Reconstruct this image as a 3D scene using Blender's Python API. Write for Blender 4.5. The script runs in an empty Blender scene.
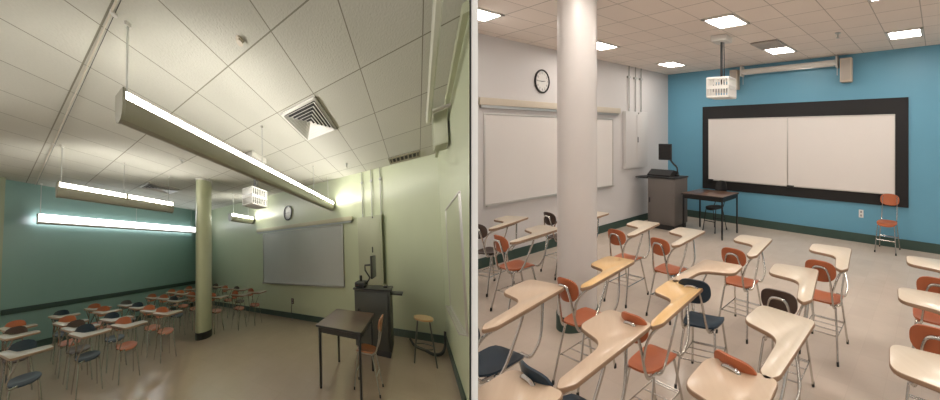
import bpy, bmesh, math
from mathutils import Vector, Matrix
PI = math.pi
C = bpy.context.scene.collection
sc = bpy.context.scene

# ------------------------------------------------------------------ materials
MATS = {}
def mat(name, col, rough=.5, metal=0., bump=0., bscale=40., vary=0., vscale=3., spec=.5, coat=0.):
    if name in MATS: return MATS[name]
    m = bpy.data.materials.new(name); m.use_nodes = True
    nt = m.node_tree; b = nt.nodes['Principled BSDF']
    b.inputs['Base Color'].default_value = (*col, 1); b.inputs['Roughness'].default_value = rough
    b.inputs['Metallic'].default_value = metal; b.inputs['Specular IOR Level'].default_value = spec
    b.inputs['Coat Weight'].default_value = coat; b.inputs['Coat Roughness'].default_value = .15
    tc = nt.nodes.new('ShaderNodeTexCoord')
    n = nt.nodes.new('ShaderNodeTexNoise'); n.inputs['Scale'].default_value = vscale; n.inputs['Detail'].default_value = 5
    nt.links.new(tc.outputs['Object'], n.inputs['Vector'])
    mx = nt.nodes.new('ShaderNodeMix'); mx.data_type = 'RGBA'
    mx.inputs[6].default_value = (*[max(0, c*(1-vary)) for c in col], 1)
    mx.inputs[7].default_value = (*[min(1, c*(1+vary)) for c in col], 1)
    nt.links.new(n.outputs['Fac'], mx.inputs[0]); nt.links.new(mx.outputs[2], b.inputs['Base Color'])
    if bump:
        n2 = nt.nodes.new('ShaderNodeTexNoise'); n2.inputs['Scale'].default_value = bscale; n2.inputs['Detail'].default_value = 4
        bp = nt.nodes.new('ShaderNodeBump'); bp.inputs['Strength'].default_value = bump; bp.inputs['Distance'].default_value = .01
        nt.links.new(tc.outputs['Object'], n2.inputs['Vector']); nt.links.new(n2.outputs['Fac'], bp.inputs['Height'])
        nt.links.new(bp.outputs['Normal'], b.inputs['Normal'])
    MATS[name] = m
    return m

def emat(name, col, strength):
    m = bpy.data.materials.new(name); m.use_nodes = True
    nt = m.node_tree; b = nt.nodes['Principled BSDF']
    b.inputs['Base Color'].default_value = (.9, .9, .88, 1); b.inputs['Roughness'].default_value = .4
    b.inputs['Emission Color'].default_value = (*col, 1); b.inputs['Emission Strength'].default_value = strength
    return m

def math_node(nt, op, a, b=None):
    n = nt.nodes.new('ShaderNodeMath'); n.operation = op
    for i, v in enumerate((a, b)):
        if v is None: continue
        if isinstance(v, (int, float)): n.inputs[i].default_value = v
        else: nt.links.new(v, n.inputs[i])
    return n.outputs[0]

def grid_lines(nt, uv, w):
    """1 on the joints of a unit grid, 0 inside the cells"""
    s = nt.nodes.new('ShaderNodeSeparateXYZ'); nt.links.new(uv, s.inputs[0])
    out = []
    for k in range(2):
        fr = math_node(nt, 'FRACT', s.outputs[k])
        d = math_node(nt, 'ABSOLUTE', math_node(nt, 'SUBTRACT', fr, .5))
        out.append(math_node(nt, 'GREATER_THAN', d, .5 - w))
    return math_node(nt, 'MAXIMUM', out[0], out[1])

def tiled(name, col, joint, w, rough, vary, speck=0., jr=None, tint=.0, bumpy=0., stain=None):
    """UV-tiled ceiling board or vinyl floor: one UV unit is one tile"""
    m = bpy.data.materials.new(name); m.use_nodes = True
    nt = m.node_tree; b = nt.nodes['Principled BSDF']; L = nt.links.new
    tc = nt.nodes.new('ShaderNodeTexCoord'); uv = tc.outputs['UV']
    g = grid_lines(nt, uv, w)
    fl = nt.nodes.new('ShaderNodeVectorMath'); fl.operation = 'FLOOR'; L(uv, fl.inputs[0])
    wn = nt.nodes.new('ShaderNodeTexWhiteNoise'); L(fl.outputs[0], wn.inputs[0])
    n = nt.nodes.new('ShaderNodeTexNoise'); n.inputs['Scale'].default_value = .9; n.inputs['Detail'].default_value = 6; L(uv, n.inputs['Vector'])
    n3 = nt.nodes.new('ShaderNodeTexNoise'); n3.inputs['Scale'].default_value = 38; n3.inputs['Detail'].default_value = 3; L(uv, n3.inputs['Vector'])
    t = math_node(nt, 'ADD', math_node(nt, 'MULTIPLY', wn.outputs['Value'], tint), math_node(nt, 'MULTIPLY', n.outputs['Fac'], vary))
    t = math_node(nt, 'ADD', t, math_node(nt, 'MULTIPLY', n3.outputs['Fac'], speck))
    t = math_node(nt, 'ADD', t, 1 - (tint + vary + speck)/2)
    c = nt.nodes.new('ShaderNodeVectorMath'); c.operation = 'SCALE'; c.inputs[0].default_value = col; L(t, c.inputs['Scale'])
    src = c.outputs[0]
    if stain:
        n4 = nt.nodes.new('ShaderNodeTexNoise'); n4.inputs['Scale'].default_value = .45; n4.inputs['Detail'].default_value = 4; L(uv, n4.inputs['Vector'])
        r = nt.nodes.new('ShaderNodeMapRange'); r.inputs[1].default_value = .62; r.inputs[2].default_value = .62; L(n4.outputs['Fac'], r.inputs[0])
        ms = nt.nodes.new('ShaderNodeMix'); ms.data_type = 'RGBA'; L(r.outputs[0], ms.inputs[0]); L(src, ms.inputs[6]); ms.inputs[7].default_value = (*stain, 1)
        src = ms.outputs[2]
    mx = nt.nodes.new('ShaderNodeMix'); mx.data_type = 'RGBA'; L(g, mx.inputs[0]); L(src, mx.inputs[6]); mx.inputs[7].default_value = (*joint, 1)
    L(mx.outputs[2], b.inputs['Base Color'])
    b.inputs['Roughness'].default_value = rough
    if bumpy:
        bp = nt.nodes.new('ShaderNodeBump'); bp.inputs['Strength'].default_value = bumpy; bp.inputs['Distance'].default_value = .01
        L(n3.outputs['Fac'], bp.inputs['Height']); L(bp.outputs['Normal'], b.inputs['Normal'])
    return m

CHROME = mat('chrome', (.56, .54, .51), .22, 1., vary=.05, vscale=9)
STEEL = mat('grey_metal', (.55, .55, .54), .35, .8)
ORANGE = mat('orange_plastic', (.47, .135, .055), .42, spec=.4, vary=.12, vscale=7)
NAVY = mat('navy_plastic', (.018, .036, .058), .42, spec=.35, vary=.15, vscale=7)
BROWN = mat('brown_plastic', (.072, .043, .032), .42, vary=.15, vscale=7)
GREYP = mat('grey_plastic', (.10, .09, .095), .42, vary=.1)
def laminate(name, a, b_):
    m = mat(name, a, .28, coat=.25)
    nt = m.node_tree; b = nt.nodes['Principled BSDF']
    tc = nt.nodes.new('ShaderNodeTexCoord'); mp = nt.nodes.new('ShaderNodeMapping'); mp.inputs['Scale'].default_value = (26, 3, 3)
    n = nt.nodes.new('ShaderNodeTexNoise'); n.inputs['Scale'].default_value = 2.2; n.inputs['Detail'].default_value = 6
    mx = nt.nodes.new('ShaderNodeMix'); mx.data_type = 'RGBA'; mx.inputs[6].default_value = (*a, 1); mx.inputs[7].default_value = (*b_, 1)
    nt.links.new(tc.outputs['Object'], mp.inputs[0]); nt.links.new(mp.outputs[0], n.inputs['Vector'])
    nt.links.new(n.outputs['Fac'], mx.inputs[0]); nt.links.new(mx.outputs[2], b.inputs['Base Color'])
    return m
TAN = laminate('tan_laminate', (.66, .49, .345), (.75, .59, .44))
CREAM = laminate('cream_laminate', (.70, .595, .46), (.79, .69, .56))
DIMTAN = laminate('dimmed_tan_laminate', (.38, .32, .22), (.46, .39, .28))  # darker copy of the tan; the green room's dimness is put into the colour
YELLOW = laminate('yellow_laminate', (.78, .49, .20), (.86, .58, .28))
EDGE = mat('laminate_edge', (.33, .21, .13), .5)
DKWOOD = laminate('dark_walnut_laminate', (.10, .045, .025), (.16, .075, .04))
WOOD = laminate('light_wood', (.55, .33, .13), (.64, .40, .17))
CHAIRWOOD = laminate('reddish_wood', (.42, .15, .06), (.50, .20, .08))
BLACK = mat('black_metal', (.012, .012, .012), .38, .2)
BLKP = mat('black_plastic', (.018, .018, .019), .42)
RUBBER = mat('black_rubber', (.015, .015, .015), .6)
BLACKBD = mat('black_board', (.016, .015, .016), .75)
WHITEBD = mat('whiteboard', (.82, .78, .75), .22, vary=.03, vscale=1.5)
ALU = mat('aluminium', (.62, .60, .57), .35, .7)
RAILW = mat('cream_painted_wood', (.66, .585, .48), .5, vary=.05)
GREYBOX = mat('grey_cabinet', (.15, .135, .125), .5, vary=.05)
DKGREEN = mat('dark_green_vinyl', (.042, .080, .066), .45, vary=.08)
WHITEP = mat('white_plastic', (.80, .79, .76), .4)
WHITEM = mat('white_painted_metal', (.72, .70, .66), .45)
BEIGE = mat('beige_speaker', (.60, .52, .43), .5)
BEIGEC = mat('beige_speaker_cloth', (.50, .45, .40), .8, bump=.5, bscale=200)
SCREENM = mat('dark_monitor_glass', (.008, .008, .01), .12)

# ------------------------------------------------------------------ frames: room metres -> world
class Frame:
    def __init__(s, O, E): s.O = Vector(O); s.M = Matrix(E).transposed()
    def pt(s, p, q, z=0.): return s.O + s.M @ Vector((p, q, z))
    def lin(s, yaw, k): return s.M @ Matrix.Rotation(yaw, 3, 'Z') @ Matrix.Diagonal((1, 1, k))
# blue room: p runs right along the blue wall, q towards it; origin at its far left corner
BLUE = Frame((1.4235, 8.2477, 0), ((.4557, -.3903, 0), (.5209, .6072, 0), (0, 0, 1)))
# green room, a raked floor falling away: p runs towards the whiteboard wall, q to the left; origin at its far right corner
GREEN = Frame((-2.3337, 6.0096, -1.543), ((-.7632, 1.6522, -.4738), (-1.1194, .7183, -.2425), (-.0854, .085, 1)))
KF = .9     # all loose furniture

# ------------------------------------------------------------------ mesh kit
class MB:
    def __init__(s): s.v = []; s.f = []; s.m = []
    def add(s, vs, fs, m=0):
        o = len(s.v); s.v += [Vector(v) for v in vs]; s.f += [tuple(i+o for i in f) for f in fs]; s.m += [m]*len(fs); return s
    def box(s, x0, x1, y0, y1, z0, z1, m=0, bev=0.):
        if x0 > x1: x0, x1 = x1, x0
        if y0 > y1: y0, y1 = y1, y0
        if z0 > z1: z0, z1 = z1, z0
        if bev:
            bm = bmesh.new(); bmesh.ops.create_cube(bm, size=1)
            for v in bm.verts: v.co = Vector(((x0+x1)/2+v.co.x*(x1-x0), (y0+y1)/2+v.co.y*(y1-y0), (z0+z1)/2+v.co.z*(z1-z0)))
            bmesh.ops.bevel(bm, geom=bm.edges[:], offset=bev, segments=2, profile=.5, affect='EDGES')
            bm.verts.index_update(); s.add([v.co.copy() for v in bm.verts], [[v.index for v in f.verts] for f in bm.faces], m); bm.free(); return s
        v = [(x, y, z) for z in (z0, z1) for y in (y0, y1) for x in (x0, x1)]
        return s.add(v, [(0, 2, 3, 1), (4, 5, 7, 6), (0, 1, 5, 4), (2, 6, 7, 3), (0, 4, 6, 2), (1, 3, 7, 5)], m)
    def prism(s, poly, z0, z1, m=0, bev=0., mside=None):
        """horizontal outline extruded upwards, top edge eased by bev"""
        n = len(poly); ar = sum(poly[i][0]*poly[(i+1) % n][1]-poly[(i+1) % n][0]*poly[i][1] for i in range(n))
        if ar < 0: poly = poly[::-1]
        def inset(d):
            o = []
            for i in range(n):
                a = Vector(poly[i-1]); b = Vector(poly[i]); c = Vector(poly[(i+1) % n])
                n1 = (b-a).normalized(); n2 = (c-b).normalized(); nn = Vector((-(n1.y+n2.y), n1.x+n2.x))
                if nn.length < 1e-6: nn = Vector((-n1.y, n1.x))
                nn.normalize(); o.append(b+nn*d)
            return o
        lv = [(z0, bev), (z0+bev, 0), (z1-bev, 0), (z1-bev*.3, bev*.3), (z1, bev)] if bev else [(z0, 0), (z1, 0)]
        vs = []; fs = []
        for z, d in lv:
            for p in (inset(d) if d else poly): vs.append((p[0], p[1], z))
        ms = m if mside is None else mside
        for k in range(len(lv)-1):
            s.add([], [], 0)
            for i in range(n): fs.append((k*n+i, k*n+(i+1) % n, (k+1)*n+(i+1) % n, (k+1)*n+i))
        o = len(s.v); s.v += [Vector(v) for v in vs]; s.f += [tuple(i+o for i in f) for f in fs]; s.m += [ms]*len(fs)
        s.f += [tuple(o+i for i in range(n))[::-1], tuple(o+(len(lv)-1)*n+i for i in range(n))]; s.m += [m, m]
        return s
    def sweepx(s, prof, x0, x1, m=0, mf=None):
        """(y,z) profile extruded along x; mf gives a material per profile edge"""
        n = len(prof); o = len(s.v)
        s.v += [Vector((x, y, z)) for x in (x0, x1) for y, z in prof]
        for i in range(n):
            j = (i+1) % n; s.f.append((o+i, o+j, o+n+j, o+n+i)); s.m.append(mf[i] if mf else m)
        s.f += [tuple(o+i for i in range(n))[::-1], tuple(o+n+i for i in range(n))]; s.m += [m, m]
        return s
    def tube(s, pts, r, seg=8, smooth=4, m=0, r1=None):
        P = [Vector(p) for p in pts]
        if smooth and len(P) > 2:
            Q = []; X = [P[0]*2-P[1]]+P+[P[-1]*2-P[-2]]
            for i in range(1, len(X)-2):
                a, b, c, d = X[i-1:i+3]
                for k in range(smooth):
                    t = k/smooth; Q.append(.5*((2*b)+(c-a)*t+(2*a-5*b+4*c-d)*t*t+(3*b-a-3*c+d)*t**3))
            P = Q+[P[-1]]
        up = Vector((0, 0, 1)); t0 = (P[1]-P[0]).normalized()
        if abs(t0.dot(up)) > .9: up = Vector((1, 0, 0))
        nrm = t0.cross(up).normalized(); o = len(s.v); n = len(P)
        for i, p in enumerate(P):
            t = (P[min(i+1, n-1)]-P[max(i-1, 0)]).normalized()
            nrm = (nrm-t*nrm.dot(t)).normalized(); bn = t.cross(nrm)
            rr = r if r1 is None else r+(r1-r)*i/(n-1)
            for k in range(seg):
                a = 2*PI*k/seg; s.v.append(p+(nrm*math.cos(a)+bn*math.sin(a))*rr)
        for i in range(n-1):
            for k in range(seg):
                k2 = (k+1) % seg; s.f.append((o+i*seg+k, o+i*seg+k2, o+(i+1)*seg+k2, o+(i+1)*seg+k)); s.m.append(m)
        s.f += [tuple(o+k for k in range(seg))[::-1], tuple(o+(n-1)*seg+k for k in range(seg))]; s.m += [m, m]
        return s
    def shell(s, fn, th, rings=5, seg=28, ex=3.2, m=0):
        """super-ellipse disc bent by fn(u,v) -> (point, normal), given thickness th"""
        def pt(r, a):
            c, n = math.cos(a), math.sin(a); k = (abs(c)**ex+abs(n)**ex)**(-1/ex)
            return fn(r*k*c, r*k*n)
        top = []; bot = []; o = len(s.v)
        rs = [0]+[(i+1)/rings for i in range(rings)]
        for side in (0, 1):
            for i, r in enumerate(rs):
                rr = r if i < rings else (1.0 if side == 0 else 1.0)
                for k in range(seg if i else 1):
                    p, nn = pt(rr, 2*PI*k/seg); s.v.append(p+nn*(th/2 if side == 0 else -th/2))
        per = 1+rings*seg
        def idx(side, i, k): return o+side*per+(0 if i == 0 else 1+(i-1)*seg+k % seg)
        for side in (0, 1):
            for i in range(rings):
                for k in range(seg):
                    if i == 0: f = (idx(side, 0, 0), idx(side, 1, k), idx(side, 1, k+1))
                    else: f = (idx(side, i, k), idx(side, i+1, k), idx(side, i+1, k+1), idx(side, i, k+1))
                    s.f.append(f if side == 0 else f[::-1]); s.m.append(m)
        for k in range(seg):
            s.f.append((idx(0, rings, k), idx(1, rings, k), idx(1, rings, k+1), idx(0, rings, k+1))); s.m.append(m)
        return s
    def cyl(s, x, y, z0, z1, r, seg=24, m=0, r1=None): return s.tube([(x, y, z0), (x, y, z1)], r, seg, 0, m, r1)
    def disc(s, c, r, axis, th, seg=28, m=0):
        c = Vector(c); a = Vector(axis); return s.tube([c, c+a*th], r, seg, 0, m)

def fillet(pts, seg=6):
    """pts: (x, y, r) corners -> rounded outline"""
    out = []; n = len(pts)
    for i in range(n):
        a = Vector(pts[i-1][:2]); b = Vector(pts[i][:2]); c = Vector(pts[(i+1) % n][:2]); r = pts[i][2]
        if r <= 0: out.append(tuple(b)); continue
        u = (a-b).normalized(); w = (c-b).normalized(); ang = u.angle(w); d = min(r/math.tan(ang/2), (a-b).length*.48, (c-b).length*.48)
        p0 = b+u*d; p1 = b+w*d
        for k in range(seg+1):
            t = k/seg; out.append(tuple(p0*(1-t)**2+b*2*t*(1-t)+p1*t*t))
    return out

def build(name, mb, mats, M, smooth=True, loc=None, parent=None, uv=None):
    me = bpy.data.meshes.new(name)
    me.from_pydata([tuple(M @ v) for v in mb.v], [], mb.f)
    if not isinstance(mats, (list, tuple)): mats = [mats]
    for m in mats: me.materials.append(m)
    for p, k in zip(me.polygons, mb.m): p.material_index = k
    if uv:
        L = me.uv_layers.new(name='UVMap')
        for lp in me.loops: L.data[lp.index].uv = uv(mb.v[lp.vertex_index])
    bm = bmesh.new(); bm.from_mesh(me); bmesh.ops.recalc_face_normals(bm, faces=bm.faces); bm.to_mesh(me); bm.free()
    if smooth:
        for p in me.polygons: p.use_smooth = True
        me.set_sharp_from_angle(angle=math.radians(38))
    o = bpy.data.objects.new(name, me); C.objects.link(o)
    if loc is not None: o.location = loc
    if parent: o.parent = parent
    return o

class Thing:
    """an Empty at the thing's base; its parts are baked in the room's own metres"""
    def __init__(s, name, fr, p, q, z=0., yaw=0., label=None, cat=None, group=None, k=1., single=False):
        s.fr = fr; s.M = fr.lin(math.radians(yaw), k); s.loc = fr.pt(p, q, z); s.name = name; s.single = single
        s.tags = (label, cat, group); s.root = None
        if not single:
            s.root = bpy.data.objects.new(name, None); C.objects.link(s.root); s.root.location = s.loc
            s.root.empty_display_size = .1; s.tag(s.root)
    def tag(s, o):
        l, c, g = s.tags
        if l: o['label'] = l
        if c: o['category'] = c
        if g: o['group'] = g
    def part(s, name, mb, mats, parent=None, label=None, smooth=True):
        if s.single:
            o = build(s.name, mb, mats, s.M, smooth, s.loc); s.tag(o); s.root = o; s.single = False; return o
        o = build(name, mb, mats, s.M, smooth, None, parent or s.root)
        if label: o['label'] = label
        return o

def struct(name, fr, mb, mats, uv=None, smooth=False):
    o = build(name, mb, mats, fr.M, smooth, fr.O, None, uv); o['kind'] = 'structure'; return o

# ------------------------------------------------------------------ furniture kinds
def strip(p): return p
TOP = fillet([(-.30, .575, .09), (.19, .615, .07), (.295, -.15, .07), (.24, -.25, .07), (.165, -.18, .07), (.085, .205, .15), (-.265, .25, .11)])
def tablet_chair(fr, p, q, yaw, plastic, top, label, group, small=False, sx=1., sy=1.):
    t = Thing('tablet_arm_chair', fr, p, q, 0, yaw, label, 'chair', group, KF)
    t.M = t.M @ Matrix.Diagonal((sx, sy, 1))
    def seat(u, v):
        x = u*(.195+.015*v); y = v*.205; z = .455-.022*(1-u*u)*(1-v*v)-.03*max(0, v-.55)**2*6+.02*max(0, -v-.4)
        return Vector((x, y, z)), Vector((0, .10*v, 1)).normalized()
    t.part('seat', MB().shell(seat, .014, 3 if small else 5, 16 if small else 28), plastic)
    def back(u, v):
        x = .018+u*.168; z = .735+v*.088; y = -.225-.045*(1-u*u)-.02*v
        return Vector((x, y, z)), Vector((-.4*u, 1, .1)).normalized()
    t.part('backrest', MB().shell(back, .014, 3 if small else 5, 16 if small else 28, 2.7), plastic)
    tp = t.part('writing_tablet', MB().prism(TOP, .742, .766, 0, .006, 1), [top, EDGE])
    R = .0122; sg = 6 if small else 8; sm = 3 if small else 5
    # hoop that rises from the seat rails behind the backrest
    t.part('back_frame', MB().tube([(-.14, .17, .43), (-.14, -.12, .43), (-.11, -.21, .46), (-.08, -.262, .62), (-.06, -.288, .72), (-.03, -.298, .765), (.03, -.30, .775),
           (.09, -.298, .765), (.12, -.288, .72), (.14, -.262, .62), (.15, -.21, .46), (.15, -.12, .43), (.15, .17, .43)], R, sg, sm), CHROME)
    for sx in (-1, 1):
        for y0, y1 in ((.13, .25), (-.13, -.25)):
            lg = t.part('leg', MB().tube([(sx*.10, y0*.9, .432), (sx*.15, y0, .425), (sx*.168, y0*1.15, .37), (sx*.21, y1, .012)], R, sg, sm), CHROME)
            if not small: t.part('foot_cap', MB().tube([(sx*.2085, y1*.995, .035), (sx*.211, y1*1.003, 0)], .0145, 8, 0), RUBBER, lg)
    if not small:
        w = MB()
        for sx in (-1, 1): w.tube([(sx*.187, .19, .20), (sx*.187, -.19, .20)], .006, 6, 0)
        for k in range(4): w.tube([(-.187, -.17+.113*k, .2), (.187, -.17+.113*k, .2)], .0045, 6, 0)
        w.tube([(-.187, .19, .20), (.187, .19, .20)], .006, 6, 0)
        t.part('book_rack', w, CHROME)
    s1 = MB().tube([(.145, -.24, .56), (.19, -.25, .66), (.215, -.20, .715), (.235, -.1, .735), (.21, .2, .735), (.14, .45, .735)], R, sg, sm)
    t.part('arm_tube', s1, CHROME)
    for x0, y0 in ((.19, .14), (.09, .43)):
        t.part('tablet_support', MB().tube([(x0, y0, .738), (x0+.01, y0-.02, .69), (.195, y0-.12, .52), (.195, y0-.19, .44), (.17, y0-.22, .425), (.08, y0-.23, .43)], R, sg, sm), CHROME)
    return t

def plain_chair(fr, p, q, yaw, plastic, label, metal=CHROME, k=KF, seatz=.455, slim=False, sx=1., sy=1.):
    t = Thing('classroom_chair', fr, p, q, 0, yaw, label, 'chair', None, k)
    t.M = t.M @ Matrix.Diagonal((sx, sy, 1))
    def seat(u, v):
        return Vector((u*(.19+.015*v), v*.2, seatz-.02*(1-u*u)*(1-v*v)-.03*max(0, v-.55)**2*6)), Vector((0, .1*v, 1)).normalized()
    t.part('seat', MB().shell(seat, .016), plastic)
    def back(u, v):
        return Vector((u*.19, -.27-.04*(1-u*u)-.02*v, seatz+.325+v*(.09 if not slim else .15))), Vector((-.35*u, 1, .1)).normalized()
    t.part('backrest', MB().shell(back, .014, 5, 28, 2.7), plastic)
    R = .011
    for sx in (-1, 1):
        t.part('back_post', MB().tube([(sx*.15, .15, seatz-.02), (sx*.152, -.1, seatz-.02), (sx*.15, -.2, seatz+.02), (sx*.148, -.262, seatz+.17), (sx*.14, -.285, seatz+.38)], R, 8, 5), metal)
        for y0, y1 in ((.13, .22), (-.13, -.26)):
            lg = t.part('leg', MB().tube([(sx*.10, y0*.9, seatz-.022), (sx*.15, y0, seatz-.03), (sx*.165, y0*1.15, seatz-.08), (sx*.20, y1, .012)], R, 8, 5), metal)
            t.part('foot_cap', MB().tube([(sx*.199, y1*.995, .035), (sx*.201, y1*1.003, 0)], .015, 8, 0), RUBBER, lg)
    t.part('stretcher', MB().tube([(-.188, -.2, .2), (.188, -.2, .2)], .008, 6, 0).tube([(-.186, .185, .2), (.186, .185, .2)], .008, 6, 0), metal)
    return t

def desk(fr, p0, p1, q0, q1, label, legr=.018):
    cx, cy = (p0+p1)/2, (q0+q1)/2; hx, hy = (p1-p0)/2, (q1-q0)/2
    t = Thing('work_table', fr, cx, cy, 0, 0, label, 'table', None, KF)
    t.part('tabletop', MB().prism(fillet([(-hx, -hy, .015), (hx, -hy, .015), (hx, hy, .015), (-hx, hy, .015)], 3), .725, .75, 0, .004, 1), [DKWOOD, BLACK])
    ax, ay = hx-.045, hy-.045
    a = MB().box(-ax, ax, -ay-.01, -ay+.01, .655, .724).box(-ax, ax, ay-.01, ay+.01, .655, .724).box(-ax-.01, -ax+.01, -ay, ay, .655, .724).box(ax-.01, ax+.01, -ay, ay, .655, .724)
    t.part('apron', a, BLACK, smooth=False)
    for sx in (-1, 1):
        for sy in (-1, 1):
            lg = t.part('leg', MB().box(sx*ax-legr, sx*ax+legr, sy*ay-legr, sy*ay+legr, .02, .72, 0, .004), BLACK)
            t.part('foot_cap', MB().cyl(sx*ax, sy*ay, 0, .022, legr*1.05, 12), RUBBER, lg)
    return t

def projector_in_cage(fr, p, q, H, zc, yaw, label, w, d, h):
    t = Thing('ceiling_projector', fr, p, q, zc, yaw, label, 'projector')
    s = w*.06
    c = MB()
    for sx in (-1, 1):
        for sy in (-1, 1): c.box(sx*w-s, sx*w+s, sy*d-s, sy*d+s, -h, h, 0, .006)
    for z in (-h, h):
        for sy in (-1, 1): c.box(-w, w, sy*d-s, sy*d+s, z-s, z+s, 0, .006)
        for sx in (-1, 1): c.box(sx*w-s, sx*w+s, -d, d, z-s, z+s, 0, .006)
    for k in range(-3, 4):
        for sy in (-1, 1): c.box(k*w/4-w*.045, k*w/4+w*.045, sy*d-.008, sy*d+.008, -h, h)
        for sx in (-1, 1): c.box(sx*w-.008, sx*w+.008, k*d/4-d*.045, k*d/4+d*.045, -h, h)
        for z in (-h, h): c.box(k*w/4-w*.045, k*w/4+w*.045, -d, d, z-.007, z+.007)
    for sy in (-1, 1):
        c.box(-w, w, sy*d-.009, sy*d+.009, -.02, .02)
    for sx in (-1, 1): c.box(sx*w-.009, sx*w+.009, -d, d, -.02, .02)
    t.part('security_cage', c, WHITEP, smooth=False)
    b = t.part('projector_body', MB().box(-w*.65, w*.65, -d*.6, d*.6, -h*.45, h*.4, 0, .02), mat('projector_grey', (.34, .34, .35), .4))
    t.part('lens', MB().tube([(0, d*.6, -.01), (0, d*.6+.02, -.01)], h*.28, 16, 0), SCREENM, b)
    t.part('pole', MB().cyl(0, 0, .05, H-zc-.07, .024, 12), BLKP)
    t.part('cable', MB().tube([(.05, .0, .06), (.055, .01, .3), (.04, .02, H-zc-.07)], .009, 6, 3), BLKP)
    t.part('ceiling_plate', MB().box(-.16, .16, -.15, .15, H-zc-.075, H-zc-.002, 0, .008), WHITEM)
    return t

def text_mesh(s, size):
    cu = bpy.data.curves.new('numeral', 'FONT'); cu.body = s; cu.size = size; cu.align_x = 'CENTER'; cu.align_y = 'CENTER'; cu.resolution_u = 2
    o = bpy.data.objects.new('numeral', cu); C.objects.link(o); dg = bpy.context.evaluated_depsgraph_get(); dg.update()
    me = bpy.data.meshes.new_from_object(o.evaluated_get(dg)); vs = [v.co.copy() for v in me.vertices]; fs = [tuple(p.vertices) for p in me.polygons]
    bpy.data.objects.remove(o); bpy.data.meshes.remove(me); bpy.data.curves.remove(cu)
    return vs, fs
NUM = {k: text_mesh(str(k), .045) for k in range(1, 13)}

def wall_clock(fr, p, q, z, yaw, label, face):
    """local x right, z up, -y out of the wall"""
    t = Thing('wall_clock', fr, p, q, z, yaw, label, 'clock')
    if fr is GREEN: t.M = t.M @ Matrix.Diagonal((1, .55, 1))      # shallower fittings in this room
    R = .17
    ring = MB(); n = 40; prof = [(R, 0), (R, -.035), (R-.006, -.045), (R-.018, -.045), (R-.022, -.034), (R-.022, 0)]
    m = len(prof)
    ring.v = [Vector((r*math.cos(2*PI*k/n), y, r*math.sin(2*PI*k/n))) for k in range(n) for r, y in prof]
    for k in range(n):
        for i in range(m): ring.f.append((k*m+i, k*m+(i+1) % m, ((k+1) % n)*m+(i+1) % m, ((k+1) % n)*m+i)); ring.m.append(0)
    t.part('rim', ring, BLKP)
    f = t.part('clock_face', MB().tube([(0, -.001, 0), (0, -.022, 0)], R-.02, 40, 0), face)
    num = MB()
    for k in range(1, 13):
        a = PI/2-2*PI*k/12; vs, fs = NUM[k]
        num.add([(v.x+math.cos(a)*.117, -.0235, v.y+math.sin(a)*.117) for v in vs], fs)
    for k in range(60):
        a = 2*PI*k/60; r0 = .139 if k % 5 else .136; w = .0012 if k % 5 else .0025
        c, s_ = math.cos(a), math.sin(a)
        num.add([(c*r0-s_*w, -.0235, s_*r0+c*w), (c*.146-s_*w, -.0235, s_*.146+c*w), (c*.146+s_*w, -.0235, s_*.146-c*w), (c*r0+s_*w, -.0235, s_*r0-c*w)], [(0, 1, 2, 3)])
    t.part('numerals', num, BLKP, f, smooth=False)
    def hand(ang, l, w, nm, y):
        a = math.radians(ang); d = Vector((math.sin(a), 0, math.cos(a))); n_ = Vector((d.z, 0, -d.x)); o = Vector((0, y, 0)); e = Vector((0, -.002, 0))
        q_ = [o-d*.02-n_*w, o-d*.02+n_*w, o+d*l+n_*w*.5, o+d*l-n_*w*.5]
        t.part(nm, MB().add(q_+[v+e for v in q_], [(0, 1, 2, 3), (4, 7, 6, 5), (0, 4, 5, 1), (1, 5, 6, 2), (2, 6, 7, 3), (3, 7, 4, 0)]), BLKP, f, smooth=False)
    hand(84, .075, .006, 'hour_hand', -.026); hand(270, .115, .0045, 'minute_hand', -.029)
    return t

def whiteboard(fr, p, q, yaw, w, z0, z1, label, board=WHITEBD, tray=True):
    t = Thing('whiteboard', fr, p, q, 0, yaw, label, 'whiteboard')
    t.part('writing_surface', MB().box(-w/2, w/2, -.014, -.002, z0, z1), board, smooth=False)
    f = MB(); b = .022
    for a in ((-w/2-b, w/2+b, z1, z1+b), (-w/2-b, w/2+b, z0-b, z0), (-w/2-b, -w/2, z0, z1), (w/2, w/2+b, z0, z1)): f.box(a[0], a[1], -.024, 0, a[2], a[3], 0, .003)
    t.part('frame', f, ALU)
    if tray: t.part('marker_tray', MB().box(-w/2, w/2, -.085, -.02, z0-b-.004, z0-b+.010, 0, .004).box(-w/2, w/2, -.088, -.080, z0-b-.004, z0-b+.022), ALU)
    return t

def shelf_rail(fr, p, q, yaw, w, z0, z1, label, m):
    t = Thing('wall_rail', fr, p, q, 0, yaw, label, 'rail')
    if fr is GREEN: t.M = t.M @ Matrix.Diagonal((1, .55, 1))      # shallower fittings in this room
    t.part('face_board', MB().box(-w/2, w/2, -.10, -.003, z0, z1, 0, .004), m)
    t.part('roller_slot', MB().box(-w/2+.03, w/2-.03, -.075, -.003, z0-.035, z0-.001), STEEL, smooth=False)
    return t

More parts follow.
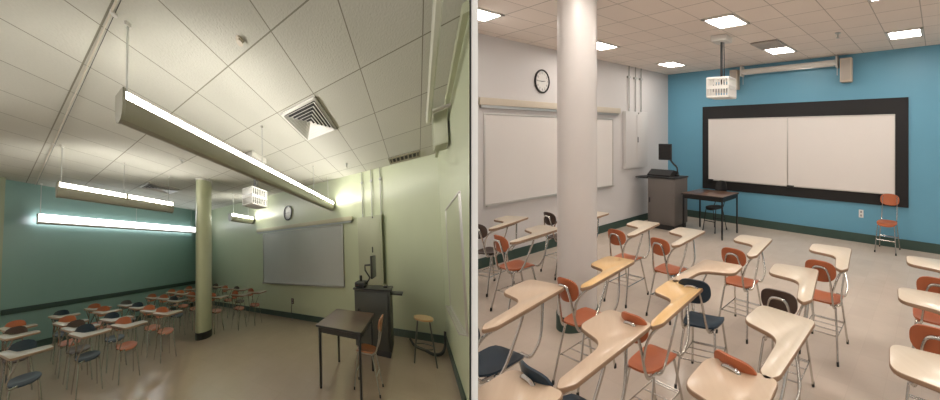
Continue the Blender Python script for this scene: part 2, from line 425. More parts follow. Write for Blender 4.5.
def breaker_panel(fr, p, q, yaw, z0, z1, H, m, label, plabel, xl=-.43, xr=.43):
    t = Thing('electrical_panel', fr, p, q, 0, yaw, label, 'electrical panel')
    if fr is GREEN: t.M = t.M @ Matrix.Diagonal((1, .55, 1))      # shallower fittings in this room
    t.part('box', MB().box(xl, xr, -.13, -.003, z0, z1, 0, .006), m)
    d = t.part('door', MB().box(-.02, xr-.05, -.145, -.131, z0+.12, z1-.06, 0, .004), m)
    t.part('latch', MB().box(.0, .03, -.155, -.146, (z0+z1)/2-.05, (z0+z1)/2+.05, 0, .003), BLKP, d)
    t.part('cover_plug', MB().tube([(-.16+.2, -.146, z1-.03), (-.16+.2, -.15, z1-.03)], .018, 12, 0), BLKP)
    for i, x in enumerate((-.23, .02, .25)):
        g = Thing('wall_conduit', fr, *_off(fr, p, q, yaw, x), 0, yaw, plabel % ('left of three', 'middle of three', 'right of three')[i], 'pipe', 'vertical conduits above the electrical panel')
        if fr is GREEN: g.M = g.M @ Matrix.Diagonal((.6, .5, 1))
        g.part('pipe', MB().cyl(0, -.05, z1+.002, H-.005, .016, 12), mat('pipe_paint', (.36, .35, .32), .45))
        g.part('coupling', MB().cyl(0, -.05, z1+.002, z1+.06, .022, 12), STEEL)
        g.part('strap', MB().box(-.05, .05, -.075, -.003, H-.22, H-.19), STEEL, smooth=False)
    return t
def _off(fr, p, q, yaw, x):
    a = math.radians(yaw); return p+x*math.cos(a), q+x*math.sin(a)

def outlet(fr, p, q, z, yaw, label, dark=False):
    t = Thing('wall_outlet', fr, p, q, z, yaw, label, 'outlet')
    f = t.part('plate', MB().box(-.05, .05, -.008, -.001, -.06, .06, 0, .003), WHITEP if not dark else mat('brown_plate', (.10, .04, .03), .5))
    for s_ in (-1, 1): t.part('socket', MB().box(-.02, .02, -.012, -.0085, s_*.027-.016, s_*.027+.016, 0, .003), mat('socket_grey', (.35, .34, .33), .4), f)
    return t

def speaker(fr, p, q, yaw, z0, z1, w, label, m=None, cloth=None):
    t = Thing('wall_speaker', fr, p, q, 0, yaw, label, 'speaker')
    t.part('cabinet', MB().box(-w/2, w/2, -.2, -.03, z0, z1, 0, .012), m or BEIGE)
    t.part('grille', MB().box(-w/2+.03, w/2-.03, -.207, -.201, z0+.03, z1-.03, 0, .003), cloth or BEIGEC)
    t.part('bracket', MB().box(-.04, .04, -.03, -.001, (z0+z1)/2-.06, (z0+z1)/2+.06), STEEL, smooth=False)
    return t

def troffer(fr, p, q, H, s, em, label):
    t = Thing('ceiling_light', fr, p, q, H, 0, label, 'ceiling light', 'square ceiling lights of the blue room')
    t.part('lens', MB().box(-s+.05, s-.05, -s+.045, s-.045, -.008, -.002), em, smooth=False)
    f = MB()
    for a in ((-s, s, -s, -s+.045), (-s, s, s-.045, s), (-s, -s+.05, -s, s), (s-.05, s, -s, s)): f.box(*a, -.014, -.001)
    t.part('frame', f, WHITEM, smooth=False)
    return t

def ceiling_vent(fr, p, q, H, hx, hy, label, nested=False, m=None):
    t = Thing('ceiling_vent', fr, p, q, H, 0, label, 'vent')
    m = m or WHITEM
    t.part('duct_back', MB().box(-hx, hx, -hy, hy, -.006, -.001), mat('vent_dark', (.03, .028, .026), .8), smooth=False)
    f = MB()
    b = .03
    for a in ((-hx, hx, -hy, -hy+b), (-hx, hx, hy-b, hy), (-hx, -hx+b, -hy, hy), (hx-b, hx, -hy, hy)): f.box(*a, -.022, -.002)
    t.part('frame', f, m, smooth=False)
    if nested:      # three-way diffuser: nested chevrons of slats
        n = 6
        for k in range(n):
            ro = (hx-b)*(1-k/n); ri = ro-(hx-b)/n*.85; v = MB()
            vs = [(sx*r_, sy*r_*hy/hx, z) for r_, z in ((ro, -.034), (ri, -.008), (ri-.003, -.008), (ro-.004, -.035)) for sx, sy in ((-1, -1), (1, -1), (1, 1), (-1, 1))]
            v.add(vs, [(4*i+j, 4*i+(j+1) % 4, 4*((i+1) % 4)+(j+1) % 4, 4*((i+1) % 4)+j) for i in range(4) for j in range(4)])
            t.part('slat', v, m, smooth=False)
    else:
        n = 7
        for k in range(n):
            y = -hy+b+(k+.5)*(2*hy-2*b)/n
            t.part('slat', MB().box(-hx+b, hx-b, y-.018, y+.012, -.018, -.009), m, smooth=False)
    return t

def lectern(fr, p0, p1, q0, q1, label, shelf_side, mon, face):
    """grey AV cabinet: body on a black plinth, control console, monitor arm and a fold-out side shelf. face: yaw of its door side"""
    cx, cy, hx, hy = (p0+p1)/2, (q0+q1)/2, (p1-p0)/2, (q1-q0)/2
    t = Thing('av_lectern', fr, cx, cy, 0, 0, label, 'lectern', None, KF)
    t.part('plinth', MB().box(-hx+.03, hx-.03, -hy+.03, hy-.03, 0, .10), BLKP, smooth=False)
    t.part('cabinet_body', MB().box(-hx, hx, -hy, hy, .10, .985, 0, .008), GREYBOX)
    t.part('worktop', MB().box(-hx-.02, hx+.02, -hy-.02, hy+.02, .985, 1.015, 0, .006), BLKP)
    if face == 'q':
        d = t.part('door', MB().box(-hx+.03, hx-.05, -hy-.014, -hy-.001, .14, .95, 0, .004), GREYBOX)
        t.part('handle', MB().box(-hx+.06, -hx+.10, -hy-.03, -hy-.0145, .50, .60, 0, .005), BLKP, d)
    else:
        d = t.part('door', MB().box(-hx-.014, -hx-.001, -hy+.04, hy-.04, .14, .95, 0, .004), GREYBOX)
        t.part('handle', MB().box(-hx-.03, -hx-.0145, hy-.11, hy-.07, .62, .70, 0, .005), BLKP, d)
    s_ = shelf_side
    if s_[0] == 'p': t.part('side_shelf', MB().box(s_[1]*hx, s_[1]*(hx+s_[2]), -hy+.05, hy-.05, .955, .98, 0, .006), BLKP)
    else: t.part('side_shelf', MB().box(-hx+.05, hx-.05, s_[1]*hy, s_[1]*(hy+s_[2]), .925, .95, 0, .006), BLKP)
    mon(t, hx, hy)
    return t

def pendant(fr, p0, p1, q, z, H, em, body, label, rods, joints=(), low=.036):
    """suspended fluorescent: opaque trough below, glowing lens along its upper flank"""
    t = Thing('pendant_light', fr, p0, q, z, 0, label, 'pendant light', 'linear fluorescent fixtures of the green room')
    L = p1-p0
    prof = [(-.085, .035), (-.088, -.01), (-.075, -.05), (-.045, -.078), (0, -.088), (.045, -.078), (.075, -.05), (.088, -.01), (.085, .035)]
    t.part('housing', MB().sweepx(prof, 0, L), body, label='grey metal trough')
    for s_ in (-1, 1):
        lens = [(s_*(.084 if low > 0 else .096), low), (s_*(.080 if low > 0 else .094), .070), (s_*.060, .090), (s_*.052, .090), (s_*(.070 if low > 0 else .09), low)]
        t.part('diffuser', MB().sweepx(lens, .012, L-.012), em, label='glowing white diffuser')
    t.part('top_cover', MB().sweepx([(-.051, .08), (-.051, .093), (.051, .093), (.051, .08)], .01, L-.01), body)
    for x in (0, L): t.part('end_cap', MB().sweepx([(-.09, .095), (-.093, -.01), (-.078, -.053), (-.047, -.082), (0, -.092), (.047, -.082), (.078, -.053), (.093, -.01), (.09, .095)], x-.008, x+.008), body)
    for x in joints: t.part('joiner', MB().sweepx([(-.088, .094), (-.092, -.01), (-.077, -.052), (0, -.091), (.077, -.052), (.092, -.01), (.088, .094)], x-.015, x+.015), body)
    for x in rods:
        r = t.part('hanging_rod', MB().cyl(x, 0, .09, H-z-.012, .006, 8), STEEL)
        t.part('canopy', MB().cyl(x, 0, H-z-.025, H-z-.001, .017, 16), WHITEM, r)
    return t
#@@SCENE
# ------------------------------------------------------------------ camera
cam = bpy.data.cameras.new('camera'); co = bpy.data.objects.new('camera', cam); C.objects.link(co)
co.location = (0, 0, 1.66); co.rotation_euler = (PI/2, 0, 0); cam.sensor_width = 36; cam.lens = 394/940*36
cam.shift_x = -130/940; cam.shift_y = -66/940; cam.clip_start = .05; sc.camera = co
sc.view_settings.view_transform = 'Standard'; sc.view_settings.look = 'None'; sc.view_settings.gamma = 1
sc.view_settings.exposure = 0.08
w = bpy.data.worlds.new('world'); sc.world = w; w.use_nodes = True
w.node_tree.nodes['Background'].inputs[0].default_value = (1, .95, .86, 1); w.node_tree.nodes['Background'].inputs[1].default_value = .5

# ------------------------------------------------------------------ shells
HB, HG = 2.9, 2.9
RT, LT = (478-600)/394, (470-600)/394        # the two faces of the thin partition between the rooms (x per metre of y)
def inv(fr, x, y, z=0.):
    """plan point of a room above world (x, y), on the room's level z"""
    e = fr.M.col[2]; a = Matrix(((fr.M[0][0], fr.M[0][1]), (fr.M[1][0], fr.M[1][1]))).inverted() @ Vector((x-fr.O.x-e.x*z, y-fr.O.y-e.y*z))
    return a.x, a.y
def slab(name, fr, poly, z0, z1, m, uv): return struct(name, fr, MB().prism([tuple(p) for p in poly], z0, z1), m, uv)

blue_paint = mat('blue_wall_paint', (.14, .37, .52), .42, bump=.08, bscale=60, vary=.03)
white_paint = mat('white_wall_paint', (.70, .675, .67), .5, bump=.08, bscale=60, vary=.02)
green_paint = mat('pale_green_wall_paint', (.58, .63, .44), .42, bump=.08, bscale=60, vary=.03)
teal_paint = mat('teal_wall_paint', (.22, .36, .33), .4, bump=.08, bscale=60, vary=.04)
floor_blue = tiled('vinyl_floor_warm', (.60, .51, .43), (.54, .455, .38), .005, .22, .16, .10, tint=.05)
floor_green = tiled('vinyl_floor_tan', (.52, .40, .305), (.47, .36, .27), .005, .17, .14, .06, tint=.03, stain=(.44, .335, .25))
ceil_blue = tiled('ceiling_tiles_warm', (.86, .77, .70), (.50, .44, .39), .012, .9, .08, .08, tint=.05, bumpy=.3)
ceil_green = tiled('ceiling_tiles_grey', (.62, .61, .54), (.27, .255, .20), .008, .9, .10, .12, tint=.06, bumpy=.3)

bp = [(0, 0), (12, 0), inv(BLUE, 6.9, -2.5), inv(BLUE, -.18, -2.5), inv(BLUE, .6*RT, .6), inv(BLUE, 4.85*RT, 4.85)]
slab('floor', BLUE, bp, -.1, 0, floor_blue, lambda v: (v.x/.305, v.y/.305))
slab('ceiling', BLUE, bp, HB, HB+.1, ceil_blue, lambda v: ((v.x-5.717)/.608, (v.y+1.0)/.612))
struct('wall_blue', BLUE, MB().box(-.1, 12, 0, .15, 0, HB), blue_paint)
struct('wall_white', BLUE, MB().box(-.15, 0, -5.74, 0, 0, HB), white_paint)
struct('baseboard_blue', BLUE, MB().box(.015, 12, -.02, -.001, 0, .135), DKGREEN)
struct('baseboard_white', BLUE, MB().box(.001, .025, -5.7, 0, 0, .125), DKGREEN)

def gp(z): return [(0, 0), (0, 9.31), (-4.4, 9.31), inv(GREEN, -9.6, 1.0, z), inv(GREEN, -.6, .4, z), inv(GREEN, .6*LT, .6, z)]
def meet(z):        # where the right wall runs into the partition
    a = GREEN.pt(0, 0, z); e = GREEN.M.col[0]; t = (a.x-LT*a.y)/(LT*e.y-e.x); return t
slab('floor', GREEN, gp(0)+[(meet(0), 0)], -.1, 0, floor_green, lambda v: (v.x/.305, v.y/.305))
slab('ceiling', GREEN, gp(HG)+[(meet(HG), 0)], HG, HG+.1, ceil_green, lambda v: ((v.x+2.27)/.645, (v.y-.35)/.64))
struct('wall_teal', GREEN, MB().box(-4.4, .1, 9.31, 9.5, 0, HG), teal_paint)
struct('wall_green', GREEN, MB().box(0, .15, 0, 9.31, 0, HG), green_paint)
m0, m1 = meet(0), meet(HG)
struct('wall_right', GREEN, MB().add([(.1, 0, 0), (m0, 0, 0), (m1, 0, HG), (.1, 0, HG), (.1, -.05, 0), (m0, -.05, 0), (m1, -.05, HG), (.1, -.05, HG)],
    [(0, 1, 2, 3), (4, 7, 6, 5), (0, 4, 5, 1), (3, 2, 6, 7), (0, 3, 7, 4)]), green_paint)
struct('baseboard_green', GREEN, MB().box(-.015, -.001, 0, 9.3, 0, .12), DKGREEN)
struct('baseboard_right', GREEN, MB().box(m0+.1, -.016, .001, .025, 0, .12), DKGREEN)
struct('baseboard_teal', GREEN, MB().box(-3.9, -.016, 9.285, 9.309, 0, .12), DKGREEN)
struct('trim_1', GREEN, MB().box(-3.76, -.001, 9.27, 9.309, .665, .755, 0, .008), mat('dark_green_rail', (.022, .052, .044), .45))
struct('trim_2', GREEN, MB().box(-4.4, -3.775, 9.12, 9.309, 0, HG), mat('pale_border_strip', (.33, .36, .25), .5))  # added strip standing for the pale border at the view's left edge
struct('trim_3', GREEN, MB().box(m1+.02, -.02, .001, .05, HG-.07, HG-.002), mat('cream_green_trim', (.50, .52, .36), .5))

# thin white partition, added to stand for the blank gap between the two views
e = .004
pp = [(.6*LT, .6), (.6*RT, .6), (5.0*RT, 5.0), (5.0*LT, 5.0)]
world = Frame((0, 0, 0), ((1, 0, 0), (0, 1, 0), (0, 0, 1)))
struct('added_partition', world, MB().prism([(x+(.002 if i in (0, 3) else -.0), y) for i, (x, y) in enumerate(pp)], -2.6, 3.7), mat('white_partition_paint', (.95, .95, .95), .5))
struct('trim_4', world, MB().prism([(.6*LT-.0002, .598), (.6*LT+.0012, .598), (1.4*LT+.002, 1.4), (1.4*LT-.0002, 1.4)], -2.6, 3.7), BLACK)

# ------------------------------------------------------------------ columns
def column(fr, p, q, r, H, pm, label, base, ztap=1.):
    t = Thing('round_column', fr, p, q, 0, 0, label, 'column')
    t.part('shaft', MB().cyl(0, 0, 0, H-.001, r, 48), pm)
    if base: t.part('base_band', MB().cyl(0, 0, .0, .125, r*1.05, 48), base, label='dark band around the foot')
    t.part('collar', MB().cyl(0, 0, H-.03, H-.0005, r*1.09, 48), WHITEM)
colpaint = mat('white_gloss_paint', (.66, .62, .60), .3, bump=.12, bscale=7, vary=.03)
colgreen = mat('pale_green_gloss_paint', (.50, .52, .34), .3, bump=.1, bscale=7, vary=.03)
column(BLUE, 3.14, -5.86, .249, HB, colpaint, 'thick white painted round column rising among the chairs of the blue room', DKGREEN)
column(GREEN, -1.63, 5.65, .158, HG, colgreen, 'pale green round column with dark foot band in front of the green wall corner', mat('dark_band', (.02, .022, .018), .5))

# ------------------------------------------------------------------ blue room: walls and ceiling
whiteboard(BLUE, 0, -3.91, 90, 3.16, .78, 1.90, 'whiteboard on the white side wall, partly hidden behind the thick column')
shelf_rail(BLUE, 0, -3.87, 90, 3.5, 2.02, 2.11, 'long cream wooden rail above the whiteboard on the white wall', RAILW)
wall_clock(BLUE, 0, -4.33, 2.41, 90, 'round black rimmed clock on the white wall beside the thick white column', mat('clock_face_white', (.75, .73, .70), .4))
breaker_panel(BLUE, 0, -1.53, 90, 1.04, 2.07, HB, mat('white_panel_paint', (.66, .64, .63), .45), 'white electrical panel on the white wall to the left of the grey lectern', 'grey vertical conduit above the white electrical panel, %s')

t = Thing('black_board_panel', BLUE, 3.965, 0, 0, 0, 'large black panel on the blue wall framing the double whiteboard', 'board panel')
t.part('panel', MB().box(-2.65, 2.65, -.03, -.001, .60, 2.19, 0, .003), BLACKBD)
for a, b_, l in ((1.53, 3.918, 'left white writing panel on the black board of the blue wall'), (3.92, 6.36, 'right white writing panel on the black board of the blue wall')):
    g = Thing('whiteboard', BLUE, (a+b_)/2, -.031, 0, 0, l, 'whiteboard', 'double whiteboard on the blue wall'); hw = (b_-a)/2
    g.part('writing_surface', MB().box(-hw+.015, hw-.015, -.012, -.001, .79, 1.93), WHITEBD, smooth=False)
    f = MB()
    for c in ((-hw, hw, 1.93, 1.95), (-hw, hw, .77, .79), (-hw, -hw+.015, .79, 1.93), (hw-.015, hw, .79, 1.93)): f.box(c[0], c[1], -.02, 0, c[2], c[3], 0, .002)
    g.part('frame', f, ALU)
for p, l in ((1.62, 'black marker on the left end of the board ledge'), (4.0, 'black eraser at the middle of the board ledge')):
    g = Thing('whiteboard_eraser' if p > 3 else 'board_marker', BLUE, p, -.075, .775, 0, l, 'eraser' if p > 3 else 'marker', single=True)
    g.part('x', MB().box(-.09, .09, -.02, .02, -.02, .02, 0, .006), BLKP)
speaker(BLUE, 2.43, 0, 0, 2.47, 2.83, .24, 'beige wall speaker at the left end of the projection screen')
speaker(BLUE, 5.36, 0, 0, 2.46, 2.83, .26, 'beige wall speaker at the right end of the projection screen')
t = Thing('projection_screen', BLUE, 3.9, 0, 0, 0, 'rolled up projection screen in a white tube high on the blue wall', 'projection screen')
t.part('housing', MB().tube([(-1.26, -.14, 2.78), (1.22, -.14, 2.78)], .045, 16, 0), WHITEM)
t.part('pull_bar', MB().box(-1.2, 1.2, -.155, -.125, 2.722, 2.74, 0, .003), ALU)
for s_ in (-1, 1): t.part('bracket', MB().box(s_*1.25-.02, s_*1.25+.02, -.2, -.001, 2.70, 2.88, 0, .004), WHITEM)
t.part('pull_cord', MB().tube([(-1.2, -.14, 2.72), (-1.2, -.14, 2.55)], .006, 6, 0), WHITEM)
t.part('end_cord', MB().tube([(1.27, -.19, 2.72), (1.27, -.19, 2.57)], .008, 6, 0), WHITEM)
outlet(BLUE, 5.66, 0, .44, 0, 'white wall outlet under the black board on the blue wall')
LW = emat('troffer_lens', (1, .93, .85), 28)
TL = [(1.155, -1.31, 'square ceiling light nearest the corner of the white and blue walls'), (1.155, -3.75, 'square ceiling light seen just right of the thick column'),
      (1.155, -6.2, 'square ceiling light cut by the left edge of the blue room view'), (4.2, -1.31, 'square ceiling light beside the ceiling vent near the blue wall'),
      (4.2, -3.75, 'large square ceiling light above the ceiling projector'), (6.63, -1.31, 'square ceiling light nearest the right edge of the photo'),
      (6.63, -3.75, 'square ceiling light cut by the top edge of the photo'), (4.2, -6.2, 'ceiling light overhead, above the lower tablet chairs'), (6.63, -6.2, 'ceiling light overhead, above the camera side'),
      (9.1, -3.75, 'ceiling light beyond the right photo edge, middle one'), (9.1, -6.2, 'ceiling light beyond the right photo edge, nearest one'), (9.1, -8.65, 'unseen ceiling light added behind the camera, nearer'), (9.1, -10.6, 'unseen ceiling light added behind the camera, farther'), (9.1, -1.31, 'ceiling light beyond the right photo edge, by the blue wall')]  # the two behind the camera are added to brighten the partition's front edge
for p, q, l in TL: troffer(BLUE, p, q, HB, .30, LW, l)
ceiling_vent(BLUE, 4.2, -1.92, HB, .29, .29, 'grey square ceiling vent next to a light near the blue wall', m=mat('vent_grey', (.55, .51, .48), .5))
t = Thing('sprinkler_head', BLUE, 5.6, -2.05, HB-.001, 0, 'small sprinkler head on the ceiling in front of the blue wall', 'sprinkler')
t.part('escutcheon', MB().cyl(0, 0, -.012, -.001, .05, 20), STEEL); t.part('head', MB().cyl(0, 0, -.06, -.012, .015, 12), STEEL); t.part('deflector', MB().cyl(0, 0, -.066, -.06, .03, 16), STEEL)
projector_in_cage(BLUE, 3.67, -2.98, HB, 2.24, 8, 'projector in a white cage hanging on a black pole in front of the blue wall', .215, .20, .115)

# lectern, table and loose chairs at the front
def mon_blue(t, hx, hy):
    c = t.part('control_console', MB().sweepx([(-.22, .03), (.16, .03), (.16, .10), (-.05, .155), (-.22, .06)], -hx-.08, hx-.2), BLKP)
    for v in c.data.vertices: v.co.z += 1.015*KF - .03*KF
    a = t.part('monitor_arm', MB().tube([(.28, .05, 1.02), (.28, .05, 1.18), (.18, .02, 1.26), (.02, -.02, 1.40)], .022, 8, 3).cyl(.28, .05, 1.015, 1.05, .06, 16), BLKP)
    m = t.part('monitor', MB().box(-.27, .17, -.06, -.025, 1.33, 1.65, 0, .008), BLKP)
    t.part('screen', MB().box(-.25, .15, -.064, -.0605, 1.355, 1.63), SCREENM, m, smooth=False)
lectern(BLUE, .60, 1.50, -1.62, -1.05, 'grey lectern cabinet with black top and monitor beside the white wall in the blue room', ('p', -1, .50), mon_blue, 'q')
desk(BLUE, 1.72, 2.93, -1.64, -.80, 'dark walnut table with black legs in front of the blue wall')
plain_chair(BLUE, 2.28, -.95, 172, BLKP, 'black plastic chair behind the dark table near the blue wall', BLACK, slim=True)
plain_chair(BLUE, 6.24, -.38, 176, ORANGE, 'orange classroom chair without tablet standing against the blue wall')

# ------------------------------------------------------------------ blue room: tablet arm chairs
G = 'tablet arm chairs of the blue room'
RC = [(1.30, -4.80, 0, BROWN, TAN, 'brown backed tablet chair by the white wall, directly left of the thick column'),
 (1.07, -5.92, 14, BROWN, CREAM, 'brown tablet chair half cut off by the white partition, below the whiteboard'),
 (2.06, -6.06, 0, ORANGE, CREAM, 'orange tablet chair left of the thick column, beside the half cut brown chair'),
 (4.03, -7.40, 6, NAVY, TAN, 'black tablet chair in the lower left, cut by the white partition'),
 (4.09, -6.505, 3, ORANGE, YELLOW, 'orange tablet chair standing right in front of the thick column'),
 (5.09, -7.45, -3, NAVY, TAN, 'navy black tablet chair at the bottom edge with the large tan tablet'),
 (5.13, -6.66, 1, ORANGE, YELLOW, 'orange tablet chair with yellow tablet in the middle, behind the large tan tablet'),
 (3.16, -4.98, 3, ORANGE, CREAM, 'orange tablet chair nearest the lectern, just right of the thick column'),
 (4.00, -4.98, -2, ORANGE, CREAM, 'orange tablet chair in front of the dark table, second from the column'),
 (5.025, -4.825, 0, ORANGE, CREAM, 'orange tablet chair in the middle of the back row, facing the black board'),
 (5.15, -5.90, 12, NAVY, TAN, 'navy blue tablet chair with left handed tan tablet in the middle of the blue room'),
 (5.915, -5.65, 3, BROWN, CREAM, 'tablet chair with dark brown backrest and shiny cream tablet'),
 (6.08, -6.71, -8, ORANGE, CREAM, 'orange tablet chair whose cream L shaped tablet stands below the brown backrest'),
 (6.15, -7.54, -2, ORANGE, TAN, 'tablet chair at the bottom centre with its tan tablet cut by the photo edge'),
 (5.20, -8.30, 0, NAVY, TAN, 'nearest tablet chair at the bottom left, only the tan tablet corner showing'),
 (6.035, -4.685, 0, ORANGE, CREAM, 'orange tablet chair standing alone left of the aisle, nearest the orange plain chair'),
 (7.12, -4.56, 0, ORANGE, CREAM, 'farthest orange tablet chair of the column cut by the right photo edge'),
 (7.12, -5.63, 0, ORANGE, CREAM, 'middle orange tablet chair of the column cut by the right photo edge'),
 (7.16, -6.72, 0, ORANGE, CREAM, 'nearest tablet chair of the column cut by the right photo edge'),
 (1.86, -4.90, 0, ORANGE, CREAM, 'tablet chair mostly hidden behind the thick column, cream tablet showing at its right')]
def trim_by_wall(root):
    """chairs pushed against the partition end at its face"""
    nrm = Vector((1, -RT, 0)).normalized(); gone = []
    for o in list(root.children_recursive):
        me = o.data; bm = bmesh.new(); bm.from_mesh(me)
        r = bmesh.ops.bisect_plane(bm, geom=bm.verts[:]+bm.edges[:]+bm.faces[:], plane_co=nrm*.001-root.location, plane_no=nrm, clear_inner=True)
        ed = [g for g in r['geom_cut'] if isinstance(g, bmesh.types.BMEdge)]
        if ed and len(bm.faces): bmesh.ops.holes_fill(bm, edges=ed)
        if not len(bm.faces): gone.append(o)
        bm.to_mesh(me); bm.free()
    for o in reversed(gone):
        for c in o.children:
            if c not in gone: c.parent = root
        bpy.data.objects.remove(o)
for i, (p, q, yaw, pl, tp, l) in enumerate(RC):
    t = tablet_chair(BLUE, p, q, yaw, pl, tp, l, G, sx={10: -1, 4: .84, 6: .8}.get(i, 1), sy=.86 if i == 10 else 1)
    if i in (1, 3, 14): trim_by_wall(t.root)

# ------------------------------------------------------------------ green room: walls and ceiling
whiteboard(GREEN, 0, 3.92, -90, 3.1, .78, 1.95, 'grey whiteboard on the pale green wall under the cream rail', mat('grey_whiteboard', (.55, .56, .54), .3, vary=.04))
shelf_rail(GREEN, 0, 3.92, -90, 3.72, 2.02, 2.10, 'long cream rail above the whiteboard on the pale green wall', mat('cream_rail_paint', (.56, .52, .36), .5))
wall_clock(GREEN, 0, 4.33, 2.38, -90, 'round clock on the pale green wall above the cream rail', mat('clock_face_grey', (.42, .42, .38), .4))
breaker_panel(GREEN, 0, 1.53, -90, .85, 2.05, HG, mat('green_white_panel', (.46, .48, .34), .45), 'pale electrical panel on the green wall behind the dark lectern', 'grey vertical conduit above the pale electrical panel, %s', -.36, .26)
t = outlet(GREEN, 0, 4.2, .38, -90, 'small dark outlet under the whiteboard on the pale green wall', True)
t = Thing('power_cord', GREEN, -.03, 4.2, .0, 0, 'short dark cord hanging from the outlet under the whiteboard', 'cord', single=True)
t.part('x', MB().tube([(0, 0, .33), (-.01, .02, .2), (-.01, .0, .09), (-.03, -.03, .012), (-.12, -.1, .008)], .008, 6, 4), BLKP)
wb2 = whiteboard(GREEN, -1.27, 0, 180, .93, .76, 1.88, 'pale board on the right green wall above the stool', mat('greenish_board', (.50, .53, .37), .3))
t = Thing('projection_screen', GREEN, -2.2, 0, 0, 180, 'white tubular screen housing high along the right green wall', 'projection screen')
t.part('housing', MB().sweepx([(-.235, 2.70), (-.235, 2.74), (-.25, 2.76), (-.285, 2.76), (-.30, 2.74), (-.30, 2.70), (-.285, 2.685), (-.25, 2.685)], -.74, .55), mat('screen_case_white', (.62, .62, .50), .35))
for x in (-.7, .5): t.part('bracket', MB().box(x-.02, x+.02, -.3, -.002, 2.76, 2.78), WHITEM)
speaker(GREEN, -1.32, 0, 180, 2.46, 2.80, .18, 'pale box speaker mounted high on the right green wall beside the screen housing', mat('pale_green_speaker', (.46, .48, .34), .5), mat('pale_green_cloth', (.40, .42, .30), .8))

LG = emat('tube_diffuser', (1.0, .96, .88), 23)
LGW = emat('cool_tube_diffuser', (.97, .95, 1.0), 5)
pbody = mat('pendant_housing_paint', (.34, .32, .25), .45)
pendant(GREEN, -3.50, -.04, 2.68, 2.35, HG, LG, pbody, 'longest and nearest pendant light crossing the green room ceiling', (.03, 1.3, 2.65, 3.3))
pendant(GREEN, -3.46, -2.10, 6.04, 2.34, HG, LG, pbody, 'shorter pendant light hanging in front of the teal wall, above the long white one', (.03, .66, 1.3), (.69,))
pendant(GREEN, -.77, -.03, 6.04, 2.34, HG, LG, pbody, 'smallest pendant light, seen just right of the pale green column', (.1, .6))
pendant(GREEN, -3.43, -.35, 9.10, 2.26, HG, LGW, pbody, 'long white fluorescent light running along the teal wall', (.03, 1.5, 2.9), (.77, 1.54, 2.31), -.05)
pendant(GREEN, -8.0, -4.7, 2.68, 2.35, HG, LG, pbody, 'unseen pendant light added behind the camera, in line with the longest one', (.1, 1.6, 3.1))  # unseen, added to light the near part of the green room
pendant(GREEN, -7.8, -4.6, 6.04, 2.34, HG, LG, pbody, 'unseen pendant light added beyond the left photo edge, in line with the shorter one', (.1, 1.5, 3.0))  # second unseen one, added as fill for the near floor and walls
projector_in_cage(GREEN, -1.72, 3.52, HG, 2.28, 0, 'projector in a white cage hanging beneath the green room ceiling', .16, .14, .115)
ceiling_vent(GREEN, -1.94, 1.93, HG, .305, .30, 'square louvred ceiling vent with nested slats in the green room', True)
ceiling_vent(GREEN, -.20, .68, HG, .12, .33, 'flat return grille at the ceiling edge above the conduits', m=mat('grille_tan', (.28, .25, .17), .6))
ceiling_vent(GREEN, -1.95, 7.2, HG, .3, .3, 'small far ceiling vent beyond the pale green column top', True)
t = Thing('smoke_detector', GREEN, -3.0, 1.94, HG-.001, 0, 'small round cream smoke detector on the green room ceiling', 'smoke detector')
t.part('base', MB().cyl(0, 0, -.012, -.001, .03, 24), RAILW); t.part('sensor_head', MB().cyl(0, 0, -.028, -.012, .025, 24, 0), RAILW)
for p, q, l in ((-.55, 1.95, 'tiny sprinkler head on the ceiling near the conduits'), (-2.33, 4.9, 'tiny sprinkler head on the ceiling between the pendant lights')):
    t = Thing('sprinkler_head', GREEN, p, q, HG-.001, 0, l, 'sprinkler')
    t.part('escutcheon', MB().cyl(0, 0, -.012, -.001, .035, 16), STEEL); t.part('head', MB().cyl(0, 0, -.05, -.012, .012, 10), STEEL)
t = Thing('ceiling_conduit', GREEN, -3.55, 2.6, HG-.001, 0, 'thin cream conduit on the ceiling linking the near ends of the pendant lights', 'conduit')
t.part('pipe', MB().tube([(-.01, -.6, -.012), (.09, 6.69, -.012)], .0045, 8, 0), RAILW)
t.part('wire', MB().tube([(.006, -.6, -.008), (.106, 6.69, -.008)], .002, 6, 0), BLKP)
for y in (.08, 3.44): t.part('junction_box', MB().cyl(.0+.012*y+.01, y, -.02, -.002, .018, 20), WHITEM)

# ------------------------------------------------------------------ green room: furniture
def mon_green(t, hx, hy):
    t.part('control_console', MB().box(-hx+.02, hx-.02, hy-.22, hy-.0, 1.016, 1.10, 0, .02), BLKP)
    t.part('monitor_arm', MB().tube([(0, hy-.22, 1.06), (0, hy-.30, 1.16), (0, hy-.20, 1.28), (0, hy-.20, 1.36), (0, hy-.34, 1.37)], .018, 8, 0), BLKP)
    m = t.part('monitor', MB().box(-.16, .16, hy-.40, hy-.36, 1.16, 1.52, 0, .01), BLKP)
    t.part('document_camera', MB().cyl(.03, hy-.09, 1.1, 1.19, .028, 12), BLKP)
    t.part('mouse', MB().box(-.06, .02, -hy+.06, -hy+.14, 1.016, 1.05, 0, .012), BLKP)
dk = GREYBOX
GREYBOX = mat('dark_olive_cabinet', (.060, .062, .052), .5)
lectern(GREEN, -.87, -.57, 1.0, 1.72, 'dark grey lectern cabinet with monitor arm in front of the pale electrical panel', ('q', -1, .22), mon_green, 'p')
desk(GREEN, -1.89, -1.20, 1.22, 1.96, 'dark brown table with thin black legs near the lectern in the green room', .016)
t = plain_chair(GREEN, -1.60, 1.25, 0, CHAIRWOOD, 'wooden chair with reddish seat tucked at the right side of the brown table', mat('dull_chair_metal', (.42, .40, .33), .4, .6), sx=.48, sy=.8)
st = Thing('wooden_stool', GREEN, -.74, .44, 0, 0, 'stool with round light wood seat and metal legs below the right green wall', 'stool', None, KF)
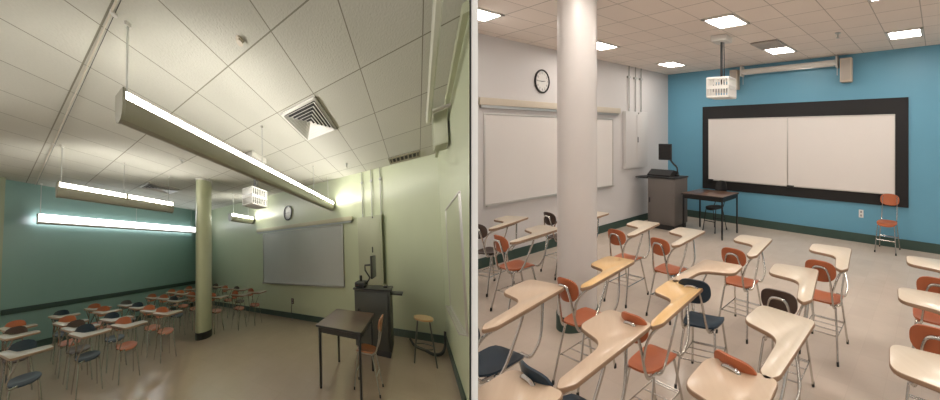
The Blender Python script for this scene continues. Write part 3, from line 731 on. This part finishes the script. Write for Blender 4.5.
st.M = st.M @ Matrix.Diagonal((.68, .95, 1))
st.part('seat', MB().cyl(0, 0, .60, .625, .17, 32), WOOD)
for sx in (-1, 1):
    for sy in (-1, 1):
        st.part('leg', MB().tube([(sx*.09, sy*.10, .60), (sx*.12, sy*.19, 0)], .014, 8, 0), mat('stool_leg_metal', (.10, .10, .08), .4, .4))
st.part('foot_ring', MB().tube([(.13*math.cos(a*PI/8), .17*math.sin(a*PI/8), .22) for a in range(17)], .008, 6, 0), mat('stool_leg_metal', (.2, .2, .17)))
t = Thing('black_hose', GREEN, -.40, .35, 0, 0, 'black cable hose curling on the floor under the stool', 'cable', single=True)
t.part('x', MB().tube([(.10, .36, .10), (.0, .27, .05), (-.07, .08, .04), (-.15, -.07, .04), (-.09, -.2, .05), (.12, -.28, .07), (.26, -.31, .22)], .022, 8, 5), RUBBER)

# (backrest p, q, plastic, label) - all face the right wall
GC = [(-3.69, 5.50, NAVY, 'navy tablet chair nearest the camera at the left photo edge, in the front row'),
 (-3.69, 6.75, BROWN, 'brown tablet chair cut by the left photo edge, behind the nearest navy chair'),
 (-3.67, 7.45, ORANGE, 'orange tablet chair closest to the teal wall at the left photo edge'),
 (-3.24, 5.60, NAVY, 'navy tablet chair second from the front, with a cream tablet over its blue seat'),
 (-3.25, 6.16, BROWN, 'brown tablet chair directly behind the second navy chair'),
 (-3.26, 6.81, ORANGE, 'orange tablet chair between a brown and a navy chair, second row'),
 (-3.23, 7.75, NAVY, 'dark navy tablet chair touching the teal wall rail, left part'),
 (-2.90, 5.46, ORANGE, 'orange tablet chair in the open front, beside the second navy chair'),
 (-2.89, 6.18, NAVY, 'navy tablet chair right behind the front orange chair'),
 (-2.82, 7.18, ORANGE, 'bright orange tablet chair below the teal wall rail, nearer of the pair'),
 (-2.83, 7.86, ORANGE, 'orange tablet chair against the teal wall rail, farther of the pair'),
 (-2.40, 5.57, ORANGE, 'orange tablet chair nearest the pale green column on its left'),
 (-2.43, 6.12, ORANGE, 'orange tablet chair directly behind the one nearest the column'),
 (-2.43, 6.79, NAVY, 'dark navy tablet chair in the middle row left of the column'),
 (-2.45, 7.47, GREYP, 'grey tablet chair below the teal wall rail'),
 (-1.93, 7.80, ORANGE, 'orange tablet chair against the teal wall, left one of two'),
 (-1.86, 7.25, ORANGE, 'orange tablet chair near the teal wall, right one of two'),
 (-1.88, 6.60, NAVY, 'navy tablet chair standing between orange ones left of the column'),
 (-1.43, 8.08, ORANGE, 'orange tablet chair by the teal wall well left of the column'),
 (-1.43, 7.50, ORANGE, 'orange tablet chair in the far rows left of the column'),
 (-1.45, 6.75, ORANGE, 'orange tablet chair in the far rows touching the column outline on the left'),
 (-.99, 8.10, ORANGE, 'farthest orange tablet chair left of the column near the room corner'),
 (-.45, 7.55, BROWN, 'tablet chair in the far corner, half hidden by the column right edge'),
 (-.60, 6.67, ORANGE, 'orange tablet chair by the green wall, first right of the column'),
 (-.57, 6.10, BROWN, 'brown backed tablet chair by the green wall right of the column'),
 (-1.36, 5.86, ORANGE, 'nearest orange tablet chair right of the column'),
 (-1.02, 5.42, ORANGE, 'orange tablet chair right of the column, between the nearest and the wall ones'),
 (-.68, 5.23, ORANGE, 'orange tablet chair standing apart near the whiteboard end')]
GG = 'tablet arm chairs of the green room'
for p, q, pl, l in GC:
    tablet_chair(GREEN, p, q-.2, 180, pl, DIMTAN, l, GG, True, .52, .62)
